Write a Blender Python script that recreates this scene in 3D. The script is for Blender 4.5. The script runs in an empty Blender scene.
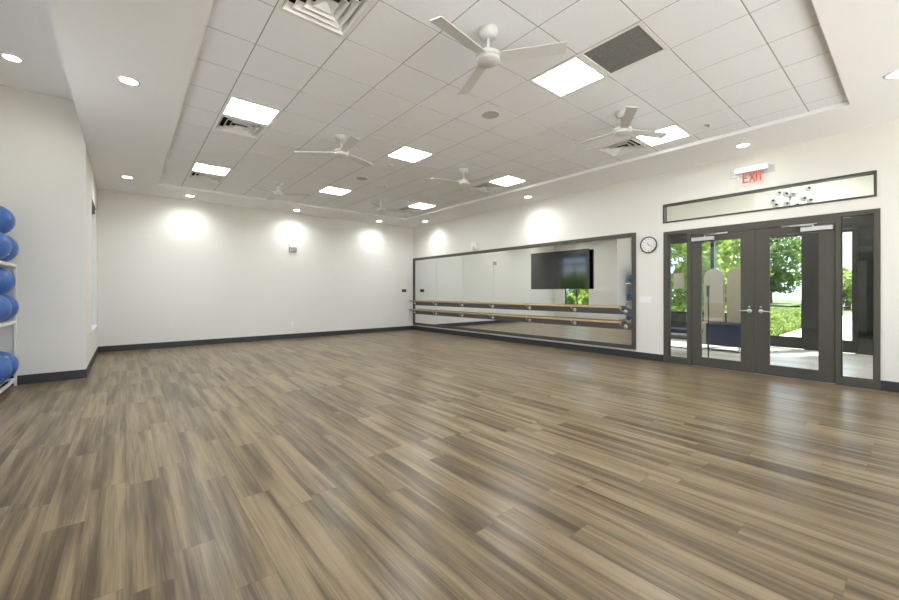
import bpy, bmesh, math, random
from mathutils import Vector, Matrix
random.seed(7)
S = bpy.context.scene
COL = S.collection
PI = math.pi
R = math.radians

# ------------------------------------------------------------------ dimensions (metres)
XR, YB, XW = 7.612, 11.12, -0.465        # right wall, back wall, window wall
YJ = 7.966                                # alcove end wall
ZS, ZT, ZA = 3.479, 3.525, 4.105          # border ceiling, tile ceiling, alcove ceiling
GX, GY, T = 0.9014, 3.8311, 0.5918         # ceiling grid origin and pitch
XA, YR = -1.62, -3.0                      # alcove side wall, rear wall
EYE = 1.2831

# ------------------------------------------------------------------ helpers
def wloc(o):
    v = Vector((0, 0, 0))
    while o:
        v += o.location
        o = o.parent
    return v

class MB:
    def __init__(s): s.v = []; s.f = []; s.sm = []
    def add(s, vs, fs, smooth=False):
        n = len(s.v); s.v += [tuple(v) for v in vs]
        s.f += [tuple(i + n for i in f) for f in fs]; s.sm += [smooth] * len(fs)
        return s
    def box(s, x0, x1, y0, y1, z0, z1):
        x0, x1 = min(x0, x1), max(x0, x1); y0, y1 = min(y0, y1), max(y0, y1); z0, z1 = min(z0, z1), max(z0, z1)
        return s.add([(x0, y0, z0), (x1, y0, z0), (x1, y1, z0), (x0, y1, z0), (x0, y0, z1), (x1, y0, z1), (x1, y1, z1), (x0, y1, z1)],
                     [(0, 3, 2, 1), (4, 5, 6, 7), (0, 1, 5, 4), (1, 2, 6, 5), (2, 3, 7, 6), (3, 0, 4, 7)])
    def tube(s, pts, r, n=12, caps=True):
        pts = [Vector(p) for p in pts]
        rs = r if isinstance(r, (list, tuple)) else [r] * len(pts)
        d0 = (pts[1] - pts[0]).normalized()
        a = Vector((0, 0, 1)) if abs(d0.z) < .9 else Vector((1, 0, 0))
        vs = []
        for i, p in enumerate(pts):
            d = (pts[min(i + 1, len(pts) - 1)] - pts[max(i - 1, 0)]).normalized()
            u = d.cross(a).normalized(); w = d.cross(u)
            vs += [p + (u * math.cos(2 * PI * k / n) + w * math.sin(2 * PI * k / n)) * rs[i] for k in range(n)]
        fs = [(i * n + k, i * n + (k + 1) % n, (i + 1) * n + (k + 1) % n, (i + 1) * n + k) for i in range(len(pts) - 1) for k in range(n)]
        s.add(vs, fs, True)
        if caps:
            s.add(vs[:n], [tuple(range(n))[::-1]]); s.add(vs[-n:], [tuple(range(n))])
        return s
    def lathe(s, prof, c, axis='z', n=28, smooth=True):
        # prof: list of (radius, height); closed at both ends when radius is 0
        vs = []
        for r, h in prof:
            for k in range(n):
                a = 2 * PI * k / n; p, q = r * math.cos(a), r * math.sin(a)
                vs.append({'z': (c[0] + p, c[1] + q, c[2] + h), 'x': (c[0] + h, c[1] + p, c[2] + q), 'y': (c[0] + p, c[1] + h, c[2] + q)}[axis])
        fs = [(i * n + k, i * n + (k + 1) % n, (i + 1) * n + (k + 1) % n, (i + 1) * n + k) for i in range(len(prof) - 1) for k in range(n)]
        return s.add(vs, fs, smooth)
    def sphere(s, c, r, n=32, m=16, sz=1.0):
        return s.lathe([(max(r * math.sin(PI * i / m), 1e-5), -r * sz * math.cos(PI * i / m)) for i in range(m + 1)], c, 'z', n)
    def ring(s, x0, x1, y0, y1, z0, z1, w):
        # rectangular picture-frame ring lying in the YZ plane
        s.box(x0, x1, y0, y0 + w, z0, z1); s.box(x0, x1, y1 - w, y1, z0, z1)
        s.box(x0, x1, y0 + w, y1 - w, z0, z0 + w); return s.box(x0, x1, y0 + w, y1 - w, z1 - w, z1)
    def build(s, name, mat, parent=None, bevel=0, kind=None, label=None, origin=None):
        me = bpy.data.meshes.new(name)
        off = wloc(parent) if parent else Vector(origin) if origin else Vector((0, 0, 0))
        me.from_pydata([tuple(Vector(v) - off) for v in s.v], [], s.f)
        for p, q in zip(me.polygons, s.sm): p.use_smooth = q
        bm = bmesh.new(); bm.from_mesh(me)
        bmesh.ops.remove_doubles(bm, verts=bm.verts, dist=1e-5)
        bmesh.ops.recalc_face_normals(bm, faces=bm.faces)
        bm.to_mesh(me); bm.free()
        me.materials.append(mat)
        o = bpy.data.objects.new(name, me); COL.objects.link(o)
        if parent: o.parent = parent
        elif origin: o.location = origin
        if bevel:
            b = o.modifiers.new('bevel', 'BEVEL'); b.width = bevel; b.segments = 2; b.limit_method = 'ANGLE'; b.angle_limit = R(40)
        if kind: o['kind'] = kind
        if label: o['label'] = label
        return o

def tag(o, label, cat, group=None):
    o['label'] = label; o['category'] = cat
    if group: o['group'] = group
    return o
def thing(name, loc, label=None, cat=None, group=None, kind=None):
    o = bpy.data.objects.new(name, None); COL.objects.link(o); o.location = loc
    o.empty_display_size = .1
    if label: tag(o, label, cat, group)
    if kind: o['kind'] = kind
    return o
def copy_tree(o, parent=None):
    c = o.copy(); COL.objects.link(c)
    if parent: c.parent = parent
    for ch in list(o.children): copy_tree(ch, c)
    return c
def struct(name, mb, mat, **k): return mb.build(name, mat, kind='structure', **k)

# ------------------------------------------------------------------ materials
def mat(name, col, rough=.5, metal=0, spec=.5, **k):
    m = bpy.data.materials.new(name); m.use_nodes = True
    b = m.node_tree.nodes['Principled BSDF']
    b.inputs['Base Color'].default_value = (*col, 1); b.inputs['Roughness'].default_value = rough
    b.inputs['Metallic'].default_value = metal; b.inputs['Specular IOR Level'].default_value = spec
    for key, v in k.items(): b.inputs[key].default_value = v
    return m
def nodes(m): return m.node_tree.nodes, m.node_tree.links, m.node_tree.nodes['Principled BSDF']
def grain(m, col, amt=.06, scale=60, bump=.0, detail=3, vec=None):
    """slight procedural variation of the base colour plus an optional bump"""
    N, L, B = nodes(m)
    tc = N.new('ShaderNodeTexCoord'); n = N.new('ShaderNodeTexNoise'); n.inputs['Scale'].default_value = scale; n.inputs['Detail'].default_value = detail
    mp = N.new('ShaderNodeMapping'); mp.inputs['Scale'].default_value = vec or (1, 1, 1)
    L.new(tc.outputs['Object'], mp.inputs[0]); L.new(mp.outputs[0], n.inputs['Vector'])
    r = N.new('ShaderNodeValToRGB'); r.color_ramp.elements[0].position = .3; r.color_ramp.elements[1].position = .7
    r.color_ramp.elements[0].color = (*[c * (1 - amt) for c in col], 1); r.color_ramp.elements[1].color = (*[min(1, c * (1 + amt)) for c in col], 1)
    L.new(n.outputs['Fac'], r.inputs[0]); L.new(r.outputs[0], B.inputs['Base Color'])
    if bump:
        b = N.new('ShaderNodeBump'); b.inputs['Strength'].default_value = bump; b.inputs['Distance'].default_value = .002
        L.new(n.outputs['Fac'], b.inputs['Height']); L.new(b.outputs[0], B.inputs['Normal'])
    return m
def pm(name, col, rough=.5, metal=0, amt=.04, scale=40, bump=0, spec=.5, vec=None, **k):
    return grain(mat(name, col, rough, metal, spec, **k), col, amt, scale, bump, vec=vec)

M = {}
M['wall'] = pm('painted wall', (.735, .722, .675), .6, amt=.015, scale=90, bump=.15, spec=.3)
M['soffit'] = pm('painted border ceiling', (.87, .875, .88), .7, amt=.01, scale=60, spec=.3)
M['tile'] = pm('acoustic ceiling tile', (.855, .875, .905), .9, amt=.03, scale=140, bump=.25, spec=.2)
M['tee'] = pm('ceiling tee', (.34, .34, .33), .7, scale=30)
M['white'] = pm('white enamel', (.82, .82, .80), .4, amt=.01)
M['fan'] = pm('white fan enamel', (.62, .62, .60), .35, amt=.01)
M['grille'] = pm('dark perforated grille', (.19, .19, .185), .7, amt=.5, scale=220)
M['black'] = pm('black plastic', (.012, .012, .012), .35, amt=.1)
M['duct'] = pm('duct interior', (.035, .035, .035), .9)
M['base'] = pm('charcoal rubber base', (.030, .031, .033), .5, amt=.08)
M['bronze'] = pm('dark bronze frame', (.072, .068, .054), .42, amt=.05, scale=25, spec=.4)
M['storefront'] = pm('black storefront metal', (.018, .018, .018), .35, amt=.05)
M['steel'] = pm('brushed steel', (.62, .62, .62), .28, 1, amt=.06, scale=80, vec=(1, 8, 8))
M['silver'] = pm('silver painted closer', (.55, .55, .56), .38, .3, amt=.03)
M['wood'] = pm('ash barre rail', (.52, .37, .19), .4, amt=.15, scale=60, vec=(8, .4, 8))
M['board'] = pm('grey barre backing board', (.085, .08, .078), .5, amt=.06, scale=30)
M['screen'] = mat('television screen', (.006, .006, .007), .08, spec=1.0, **{'Coat Weight': .25, 'Coat Roughness': .06})
grain(M['screen'], (.006, .006, .007), .1, 20)
M['mirror'] = mat('mirror silvering', (.86, .885, .865), 0.004, 1)
M['blue'] = pm('blue exercise ball vinyl', (.055, .14, .42), .33, amt=.12, scale=14, spec=.5)
M['red'] = pm('red sign lettering', (.62, .06, .03), .4)
M['navy'] = pm('navy upholstery', (.018, .026, .065), .55, amt=.2, scale=80)
M['beige'] = pm('beige upholstery', (.36, .32, .26), .8, amt=.1, scale=60, bump=.2)
M['notice'] = pm('tan notice', (.66, .58, .48), .7)
M['bark'] = pm('tree bark', (.16, .12, .085), .9, amt=.35, scale=14, bump=.6, vec=(4, 4, .6))
M['concrete'] = pm('pale concrete path', (.72, .71, .68), .85, amt=.06, scale=4)
M['lawn'] = pm('lawn grass', (.06, .10, .02), .95, amt=.35, scale=30)
M['ink'] = pm('black ink', (.015, .015, .015), .6)
M['face'] = pm('clock dial', (.80, .80, .79), .5)

def leafmat(name, col, amt=.4):
    m = pm(name, col, .5, amt=amt, scale=2.2)
    N, L, B = nodes(m)
    out = [n for n in N if n.type == 'OUTPUT_MATERIAL'][0]
    t = N.new('ShaderNodeBsdfTranslucent'); mx = N.new('ShaderNodeMixShader'); mx.inputs[0].default_value = .45
    src = B.inputs['Base Color'].links[0].from_socket
    L.new(src, t.inputs[0]); L.new(B.outputs[0], mx.inputs[1]); L.new(t.outputs[0], mx.inputs[2]); L.new(mx.outputs[0], out.inputs[0])
    return m
M['leaf'] = leafmat('bright leaf', (.25, .34, .07))
M['leaf2'] = leafmat('deep leaf', (.12, .20, .045))
M['hedgeleaf'] = leafmat('hedge leaf', (.19, .26, .06))

def glass(name, tint=(1, 1, 1), fac=0.0, rough=0.0, refl=.5):
    """thin architectural pane: mostly clear with a reflection growing toward grazing angles"""
    m = bpy.data.materials.new(name); m.use_nodes = True
    N, L = m.node_tree.nodes, m.node_tree.links; N.clear()
    o = N.new('ShaderNodeOutputMaterial'); t = N.new('ShaderNodeBsdfTransparent'); g = N.new('ShaderNodeBsdfGlossy'); mx = N.new('ShaderNodeMixShader')
    t.inputs[0].default_value = (*tint, 1); g.inputs['Roughness'].default_value = rough
    fr = N.new('ShaderNodeFresnel'); fr.inputs[0].default_value = 1.45
    mp = N.new('ShaderNodeMath'); mp.operation = 'MULTIPLY_ADD'; mp.inputs[1].default_value = refl; mp.inputs[2].default_value = fac
    L.new(fr.outputs[0], mp.inputs[0]); L.new(mp.outputs[0], mx.inputs[0])
    L.new(t.outputs[0], mx.inputs[1]); L.new(g.outputs[0], mx.inputs[2]); L.new(mx.outputs[0], o.inputs[0])
    return m
M['glass'] = glass('clear glass', (.96, .98, .96))
M['acrylic'] = glass('clear acrylic', (.985, .985, .98), 0, 0, .04)

def emit(name, col, st):
    m = mat(name, (.8, .8, .8), .4)
    B = m.node_tree.nodes['Principled BSDF']
    B.inputs['Emission Color'].default_value = (*col, 1); B.inputs['Emission Strength'].default_value = st
    return m
M['diffuser'] = emit('lit diffuser', (.93, .985, 1), 27)
M['lamp'] = emit('lit downlight lens', (1, .96, .9), 22)
M['globe'] = emit('softly lit glass globe', (1, .98, .95), .12)
M['lobbyfill'] = emit('lobby fill panel', (1, .985, .96), 42)

# floor planks
def plank_material():
    m = mat('vinyl wood planks', (.4, .3, .2), .3, spec=.26)
    N, L, B = nodes(m)
    def math_(op, a, b=None, c=None):
        n = N.new('ShaderNodeMath'); n.operation = op
        for i, v in enumerate((a, b, c)):
            if v is None: continue
            if isinstance(v, (int, float)): n.inputs[i].default_value = v
            else: L.new(v, n.inputs[i])
        return n.outputs[0]
    tc = N.new('ShaderNodeTexCoord'); sp = N.new('ShaderNodeSeparateXYZ'); L.new(tc.outputs['Object'], sp.inputs[0])
    X, Y = sp.outputs[0], sp.outputs[1]
    u = math_('DIVIDE', X, .178); row = math_('FLOOR', u); fu = math_('FRACT', u)
    wn = N.new('ShaderNodeTexWhiteNoise'); wn.noise_dimensions = '1D'; L.new(row, wn.inputs['W'])
    v = math_('ADD', math_('DIVIDE', Y, 1.22), math_('MULTIPLY', wn.outputs['Value'], 7.3)); idv = math_('FLOOR', v); fv = math_('FRACT', v)
    cid = N.new('ShaderNodeCombineXYZ'); L.new(row, cid.inputs[0]); L.new(idv, cid.inputs[1])
    wn2 = N.new('ShaderNodeTexWhiteNoise'); wn2.noise_dimensions = '2D'; L.new(cid.outputs[0], wn2.inputs['Vector'])
    rnd = wn2.outputs['Value']
    def noise(sx, sy, scale, detail, w, dist=0, rough=.55):
        c = N.new('ShaderNodeCombineXYZ')
        L.new(math_('MULTIPLY', X, sx), c.inputs[0]); L.new(math_('MULTIPLY', Y, sy), c.inputs[1]); L.new(math_('MULTIPLY', rnd, w), c.inputs[2])
        n = N.new('ShaderNodeTexNoise'); n.inputs['Scale'].default_value = scale; n.inputs['Detail'].default_value = detail
        n.inputs['Distortion'].default_value = dist; n.inputs['Roughness'].default_value = rough
        L.new(c.outputs[0], n.inputs['Vector']); return n.outputs['Fac']
    big = noise(1, .055, 11, 3, 14, .25)          # cathedral streaks
    med = noise(1, .035, 30, 4, 30, .2)           # grain bands
    fine = noise(1, .02, 130, 3, 20)            # pores
    mix = math_('ADD', math_('MULTIPLY', big, .56), math_('ADD', math_('MULTIPLY', med, .24), math_('MULTIPLY', fine, .20)))
    mix = math_('ADD', mix, math_('MULTIPLY_ADD', rnd, .06, -.03))
    r = N.new('ShaderNodeValToRGB'); L.new(mix, r.inputs[0])
    e = r.color_ramp.elements; e[0].position = .38; e[0].color = (.085, .058, .032, 1); e[1].position = .62; e[1].color = (.300, .229, .136, 1)
    k = e.new(.465); k.color = (.152, .109, .062, 1); k = e.new(.54); k.color = (.235, .176, .102, 1)
    # plank joints
    def near(f, w):  # 1 inside the joint
        return math_('MAXIMUM', math_('LESS_THAN', f, w), math_('GREATER_THAN', f, 1 - w))
    joint = math_('MAXIMUM', near(fu, .007), near(fv, .0011))
    mc = N.new('ShaderNodeMixRGB'); mc.blend_type = 'MIX'; L.new(math_('MULTIPLY', joint, .4), mc.inputs[0]); L.new(r.outputs[0], mc.inputs[1]); mc.inputs[2].default_value = (.06, .045, .03, 1)
    L.new(mc.outputs[0], B.inputs['Base Color'])
    B.inputs['Roughness'].default_value = .29
    b = N.new('ShaderNodeBump'); b.inputs['Strength'].default_value = .12; b.inputs['Distance'].default_value = .001
    L.new(math_('SUBTRACT', 1.0, joint), b.inputs['Height']); L.new(b.outputs[0], B.inputs['Normal'])
    return m
M['planks'] = plank_material()

def lobby_floor_material():
    m = mat('pale striped lobby planks', (.6, .6, .57), .3)
    N, L, B = nodes(m)
    tc = N.new('ShaderNodeTexCoord'); br = N.new('ShaderNodeTexBrick')
    br.inputs['Color1'].default_value = (.68, .67, .63, 1); br.inputs['Color2'].default_value = (.50, .49, .46, 1); br.inputs['Mortar'].default_value = (.3, .29, .27, 1)
    br.inputs['Scale'].default_value = 1; br.inputs['Brick Width'].default_value = 1.2; br.inputs['Row Height'].default_value = .2; br.inputs['Mortar Size'].default_value = .003
    mp = N.new('ShaderNodeMapping'); mp.inputs['Rotation'].default_value = (0, 0, PI / 2)
    L.new(tc.outputs['Object'], mp.inputs[0]); L.new(mp.outputs[0], br.inputs['Vector']); L.new(br.outputs[0], B.inputs['Base Color'])
    return m
M['lobbyfloor'] = lobby_floor_material()

# ------------------------------------------------------------------ walls with openings
def wall_x(x0, x1, ya, yb, za, zb, holes, mb=None):
    """wall slab facing +-X with rectangular holes (y0,y1,z0,z1)"""
    mb = mb or MB()
    ys = sorted({ya, yb, *[h[0] for h in holes], *[h[1] for h in holes]}); zs = sorted({za, zb, *[h[2] for h in holes], *[h[3] for h in holes]})
    for a, b in zip(ys, ys[1:]):
        run = None
        for c, d in zip(zs, zs[1:]):
            hole = any(h[0] <= (a + b) / 2 <= h[1] and h[2] <= (c + d) / 2 <= h[3] for h in holes)
            if hole:
                if run: mb.box(x0, x1, a, b, *run); run = None
            else: run = (run[0], d) if run else (c, d)
        if run: mb.box(x0, x1, a, b, *run)
    return mb
def wall_y(y0, y1, xa, xb, za, zb, holes):
    mb = wall_x(y0, y1, xa, xb, za, zb, holes)
    mb.v = [(v[1], v[0], v[2]) for v in mb.v]; mb.f = [f[::-1] for f in mb.f]
    return mb

WT = .19
DO = (.32, 3.0, 0, 2.385)                   # door assembly opening
TR = (.352, 3.011, 2.545, 2.890)            # transom opening
WN = (9.25, 10.63, .60, 2.95)               # window in the left wall
struct('floor', MB().box(XA - .2, XR, YR - .2, YB + .2, -.06, 0), M['planks'])
struct('wall_right', wall_x(XR, XR + WT, YR - .2, YB + .2, -.06, 4.35, [DO, TR]), M['wall'])
struct('wall_back', MB().box(XW - .25, XR, YB, YB + .2, -.06, 4.35), M['wall'])
struct('wall_left', wall_x(XW - .25, XW, YJ, YB, -.06, 4.35, [WN]), M['wall'])
struct('wall_alcove_end', MB().box(XA - .2, XW - .25, YJ, YJ + .2, -.06, 4.35), M['wall'])
struct('wall_alcove_side', wall_x(XA - .2, XA, YR - .2, YJ, -.06, 4.35, [(-2.8, .7, .2, 3.1), (4.6, 5.9, .2, 3.0)]), M['wall'])
struct('wall_rear', wall_y(YR - .2, YR, XA, XR, -.06, 4.35, [(-1.3, 1.3, .1, 3.3), (1.7, 4.3, .1, 3.3), (4.7, 7.3, .1, 3.3)]), M['wall'])  # openings in this unseen wall are added for daylight fill
# border ceiling, dropped below the tile field, and the higher alcove ceiling
XL, XRR, YN, YF = .507, 6.525, .5165, 9.977
cb = MB().box(XW, XL, YR, YB, ZS, ZA + .1).box(XRR, XR, YR, YB, ZS, ZA + .1).box(XL, XRR, YF, YB, ZS, ZA + .1).box(XL, XRR, YR, YN, ZS, ZA + .1)
struct('ceiling_border', cb, M['soffit'])
struct('ceiling_alcove', MB().box(XA, XW, YR, YJ, ZA, ZA + .1), M['soffit'])

# tile field: every tile a bevelled slab, tees showing as the gap between them
CELLS = {'L': [(2, 0), (7, 0), (-3, 0), (-3, 4), (2, 4), (7, 4), (-3, 8), (2, 8), (7, 8)],
         'V': [(-2, 0), (3, 0), (8, 0), (-2, 8), (3, 8), (8, 8)], 'D': [(-4, 4)]}
skip = {c for k in CELLS.values() for c in k}
tm = MB(); g = .005
for u in range(-6, 11):
    for v in range(-1, 11):
        if (u, v) in skip: continue
        x0, x1 = max(GX + T * v, XL), min(GX + T * (v + 1), XRR); y0, y1 = max(GY + T * u, YN), min(GY + T * (u + 1), YF)
        if x1 - x0 < .02 or y1 - y0 < .02: continue
        x0 += g; x1 -= g; y0 += g; y1 -= g
        tm.add([(x0, y0, ZT + .02), (x1, y0, ZT + .02), (x1, y1, ZT + .02), (x0, y1, ZT + .02),
                (x0, y0, ZT + .0012), (x1, y0, ZT + .0012), (x1, y1, ZT + .0012), (x0, y1, ZT + .0012),
                (x0 + .001, y0 + .001, ZT), (x1 - .001, y0 + .001, ZT), (x1 - .001, y1 - .001, ZT), (x0 + .001, y1 - .001, ZT)],
               [(0, 4, 5, 1), (1, 5, 6, 2), (2, 6, 7, 3), (3, 7, 4, 0), (4, 8, 9, 5), (5, 9, 10, 6), (6, 10, 11, 7), (7, 11, 8, 4), (8, 11, 10, 9)])
struct('ceiling', tm, M['tile'])
struct('ceiling_deck', MB().box(XL, XRR, YN, YF, ZA, ZA + .1), M['duct'])
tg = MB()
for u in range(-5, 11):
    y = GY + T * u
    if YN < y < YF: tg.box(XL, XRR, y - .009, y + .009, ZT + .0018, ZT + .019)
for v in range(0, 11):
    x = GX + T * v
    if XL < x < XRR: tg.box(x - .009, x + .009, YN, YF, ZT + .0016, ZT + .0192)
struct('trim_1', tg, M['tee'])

# baseboards
bh, bt = .13, .012
struct('baseboard_right', MB().box(XR - bt, XR, DO[1], YB, 0, bh).box(XR - bt, XR, YR, DO[0], 0, bh), M['base'], bevel=.003)
struct('baseboard_back', MB().box(XW, XR - bt, YB - bt, YB, 0, bh), M['base'], bevel=.003)
struct('baseboard_left', MB().box(XW, XW + bt, YJ - bt, YB - bt, 0, bh), M['base'], bevel=.003)
struct('baseboard_alcove', MB().box(XA, XW, YJ - bt, YJ, 0, bh).box(XA, XA + bt, YR, YJ - bt, 0, bh), M['base'], bevel=.003)

# ------------------------------------------------------------------ windows of the studio
def window(name, loc, mb_frame, mb_glass, fmat=None):
    w = thing(name, loc, kind='structure')
    mb_frame.build('window_frame', fmat or M['bronze'], w, bevel=.002)
    mb_glass.build('pane', M['glass'], w)
    return w
wx = XW - .19
f = MB().ring(wx - .03, wx + .03, WN[0], WN[1], WN[2], WN[3], .045)
f.box(wx - .028, wx + .028, WN[0] + .045, WN[1] - .045, 2.50, 2.56); f.box(wx - .026, wx + .026, 9.93, 9.97, WN[2] + .045, 2.5)
w1 = window('window_1', (wx, 9.94, WN[2]), f, MB().box(wx - .004, wx + .004, WN[0] + .04, WN[1] - .04, WN[2] + .04, WN[3] - .04))
MB().box(XW - .155, XW + .02, WN[0], WN[1], WN[2] - .001, WN[2] + .022).build('window_sill', M['white'], w1, bevel=.003)
MB().box(XW - .12, XW - .02, WN[0] + .01, WN[1] - .01, WN[3] - .10, WN[3] - .004).build('blind_cassette', M['black'], w1, bevel=.006)

# ------------------------------------------------------------------ entrance: frame, sidelights, doors
x0, x1 = XR - .012, XR + .13
GL = XR + .05                                # glazing plane
fr = MB()
fr.box(x0, x1, DO[0], .378, 0, DO[3]); fr.box(x0, x1, 2.925, DO[1], 0, DO[3])       # jambs
fr.box(x0, x1, .688, .742, 0, 2.27); fr.box(x0, x1, 2.549, 2.611, 0, 2.27)           # posts beside the doors
fr.box(x0, x1, .742, 2.549, 2.275, DO[3])                                            # head over the doors
for a, b in ((.378, .688), (2.611, 2.925)):
    fr.box(x0, x1, a, b, 2.325, DO[3]); fr.box(x0, x1, a, b, 0, .105)
fr.box(x0, x1, .688, .742, 2.27, DO[3]); fr.box(x0, x1, 2.549, 2.611, 2.27, DO[3])
struct('trim_2', fr, M['bronze'], bevel=.002)
def sidelight(name, a, b):
    w = thing(name, (GL, (a + b) / 2, .105), kind='structure')
    MB().ring(GL - .02, GL + .02, a, b, .105, 2.325, .012).build('glazing_bead', M['storefront'], w)
    MB().box(GL - .004, GL + .004, a + .01, b - .01, .115, 2.315).build('pane', M['glass'], w)
    return w
sidelight('window_2', 2.611, 2.925); sidelight('window_3', .378, .688)
f = MB().ring(XR - .012, XR + .11, TR[0], TR[1], TR[2], TR[3], .028)
window('window_4', (XR + .05, 1.68, TR[2]), f, MB().box(GL - .004, GL + .004, TR[0] + .02, TR[1] - .02, TR[2] + .02, TR[3] - .02))

def door(name, ya, yb, ga, gb, meet, hinge):
    xa, xb = XR + .002, XR + .047
    d = thing(name, (XR + .025, (ya + yb) / 2, 0), kind='structure')
    a, b, c, e = min(ya, yb), max(ya, yb), .008, 2.268
    m_ = MB().box(xa, xb, a, min(ga, gb), c, e).box(xa, xb, max(ga, gb), b, c, e).box(xa, xb, min(ga, gb), max(ga, gb), c, .16).box(xa, xb, min(ga, gb), max(ga, gb), 2.15, e)
    m_.build('door_leaf', M['bronze'], d, bevel=.002)
    y0_, y1_ = min(ga, gb), max(ga, gb)
    MB().ring(xa - .006, xb + .004, y0_ - .012, y1_ + .012, .148, 2.162, .016).build('glazing_bead', M['bronze'], d, bevel=.002)
    MB().box(XR + .02, XR + .028, y0_, y1_, .16, 2.15).build('pane', M['glass'], d)
    s = 1 if meet < (ya + yb) / 2 else -1      # direction from the meeting stile to the hinge
    hy, hz = meet + s * .068, .985
    h = MB().lathe([(1e-4, .0), (.034, .0), (.034, -.010), (.026, -.016), (1e-4, -.016)], (xa, hy, hz), 'x', 24)
    h.tube([(xa - .01, hy, hz), (xa - .05, hy, hz), (xa - .058, hy + s * .01, hz), (xa - .058, hy + s * .06, hz + .004), (xa - .056, hy + s * .125, hz - .002)], [.012, .011, .0105, .009, .007], 12)
    h.lathe([(1e-4, 0), (.014, 0), (.014, -.02), (1e-4, -.02)], (xa, hy, hz + .066), 'x', 16)
    h.build('door_handle', M['steel'], d, label='brushed steel lever handle with round rose')
    k = MB().box(xa - .048, xa, hinge[0], hinge[1], 2.165, 2.225).build('door_closer', M['silver'], d, bevel=.004, label='silver box door closer')
    am = MB(); y_s, y_e, y_f = hinge[2:]
    am.tube([(xa - .03, y_s, 2.225), (xa - .03, y_s, 2.252)], .009, 10)
    am.tube([(xa - .03, y_s, 2.25), (xa - .085, y_e, 2.254)], .007, 8)
    am.tube([(xa - .085, y_e, 2.262), (xa - .01, y_f, 2.268)], .006, 8)
    am.lathe([(1e-4, -.012), (.011, -.012), (.011, .014), (1e-4, .014)], (xa - .085, y_e, 2.256), 'z', 12)
    am.build('closer_arm', M['steel'], k)
    return d
door('door_1', 2.545, 1.650, 2.395, 1.827, 1.650, (2.19, 2.53, 2.33, 2.00, 2.36))
door('door_2', 1.642, .746, 1.470, .912, 1.642, (.765, 1.105, .97, 1.30, .93))

# ------------------------------------------------------------------ wall mirror with joints, barres
mx = XR - .006
mir = tag(thing('wall_mirror', (XR, 7.3, .165)), 'long wall mirror of six panels in a dark bronze frame, beside the round clock', 'mirror')
MB().ring(XR - .035, XR, 3.50, 11.10, .172, 2.437, .075).build('mirror_frame', M['bronze'], mir, bevel=.003)
MB().box(XR - .03, XR, 3.50, 11.10, .142, .171).build('bottom_channel', M['silver'], mir, bevel=.002, label='pale metal channel under the frame')
ys = [3.575, 4.827, 6.068, 7.312, 8.545, 9.795, 11.025]
random.seed(3)
for i, (a, b) in enumerate(zip(ys, ys[1:])):
    t = [.0008, -.0012, .001, -.0006, .0012, -.001][i]
    a += .002; b -= .002
    MB().add([(mx - .004 + t, a, .247), (mx - .004 - t, b, .247), (mx - .004 - t, b, 2.362), (mx - .004 + t, a, 2.362), (XR - .001, a, .247), (XR - .001, b, .247), (XR - .001, b, 2.362), (XR - .001, a, 2.362)],
             [(0, 1, 2, 3), (4, 7, 6, 5), (0, 4, 5, 1), (1, 5, 6, 2), (2, 6, 7, 3), (3, 7, 4, 0)]).build('mirror_panel', M['mirror'], mir)
def barre(z, label):
    b = tag(thing('ballet_barre', (XR, 7.3, z)), label, 'ballet barre', 'ballet barres on the mirror')
    MB().box(mx - .022, mx - .0065, 3.576, 11.024, z - .062, z + .062).build('backing_board', M['board'], b, bevel=.002, label='dark grey backing board')
    rx, rz = XR - .165, z + .082
    MB().tube([(rx, 3.72, rz), (rx, 11.085, rz)], .021, 20).build('rail', M['wood'], b, label='round blond wood rail')
    for y in (3.72 + .012, 11.082):
        MB().lathe([(1e-4, -.014), (.023, -.014), (.023, .014), (1e-4, .014)], (rx, y, rz), 'y', 18).build('end_cap', M['steel'], b)
    for y in (3.695, 4.827, 6.068, 7.312, 8.545, 9.795, 10.98):
        k = MB().lathe([(1e-4, 0), (.040, 0), (.040, -.006), (.018, -.012), (1e-4, -.012)], (mx - .022, y, z - .005), 'x', 22)
        yy = max(y, 3.74)
        k.tube([(mx - .03, y, z - .005), (XR - .11, (y + yy) / 2, z - .002), (XR - .150, yy, z + .03), (rx, yy, rz - .020)], [.006, .006, .006, .006], 10)
        k.box(rx - .01, rx + .01, yy - .02, yy + .02, rz - .0245, rz - .019)
        k.build('bracket', M['steel'], b)
    return b
barre(.903, 'upper of the two wooden ballet barres running along the mirror')
barre(.605, 'lower of the two wooden ballet barres running along the mirror')

# ------------------------------------------------------------------ television on an arm over the mirror
ty0, ty1, tz0, tz1, txf = 4.443, 5.957, 1.352, 2.205, XR - .120
tv = tag(thing('television', (XR - .1, 5.2, 1.78)), 'large black flat television mounted over the mirror', 'television')
MB().box(txf, txf + .032, ty0, ty1, tz0, tz1).build('housing', M['black'], tv, bevel=.004)
MB().box(txf - .002, txf + .002, ty0 + .009, ty1 - .009, tz0 + .014, tz1 - .009).build('screen', M['screen'], tv)
MB().box(txf + .032, txf + .055, 4.75, 5.65, 1.45, 2.05).build('rear_cover', M['black'], tv, bevel=.008)
MB().box(txf + .055, XR - .012, 5.0, 5.4, 1.6, 1.95).build('wall_bracket', M['black'], tv, bevel=.004)

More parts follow.
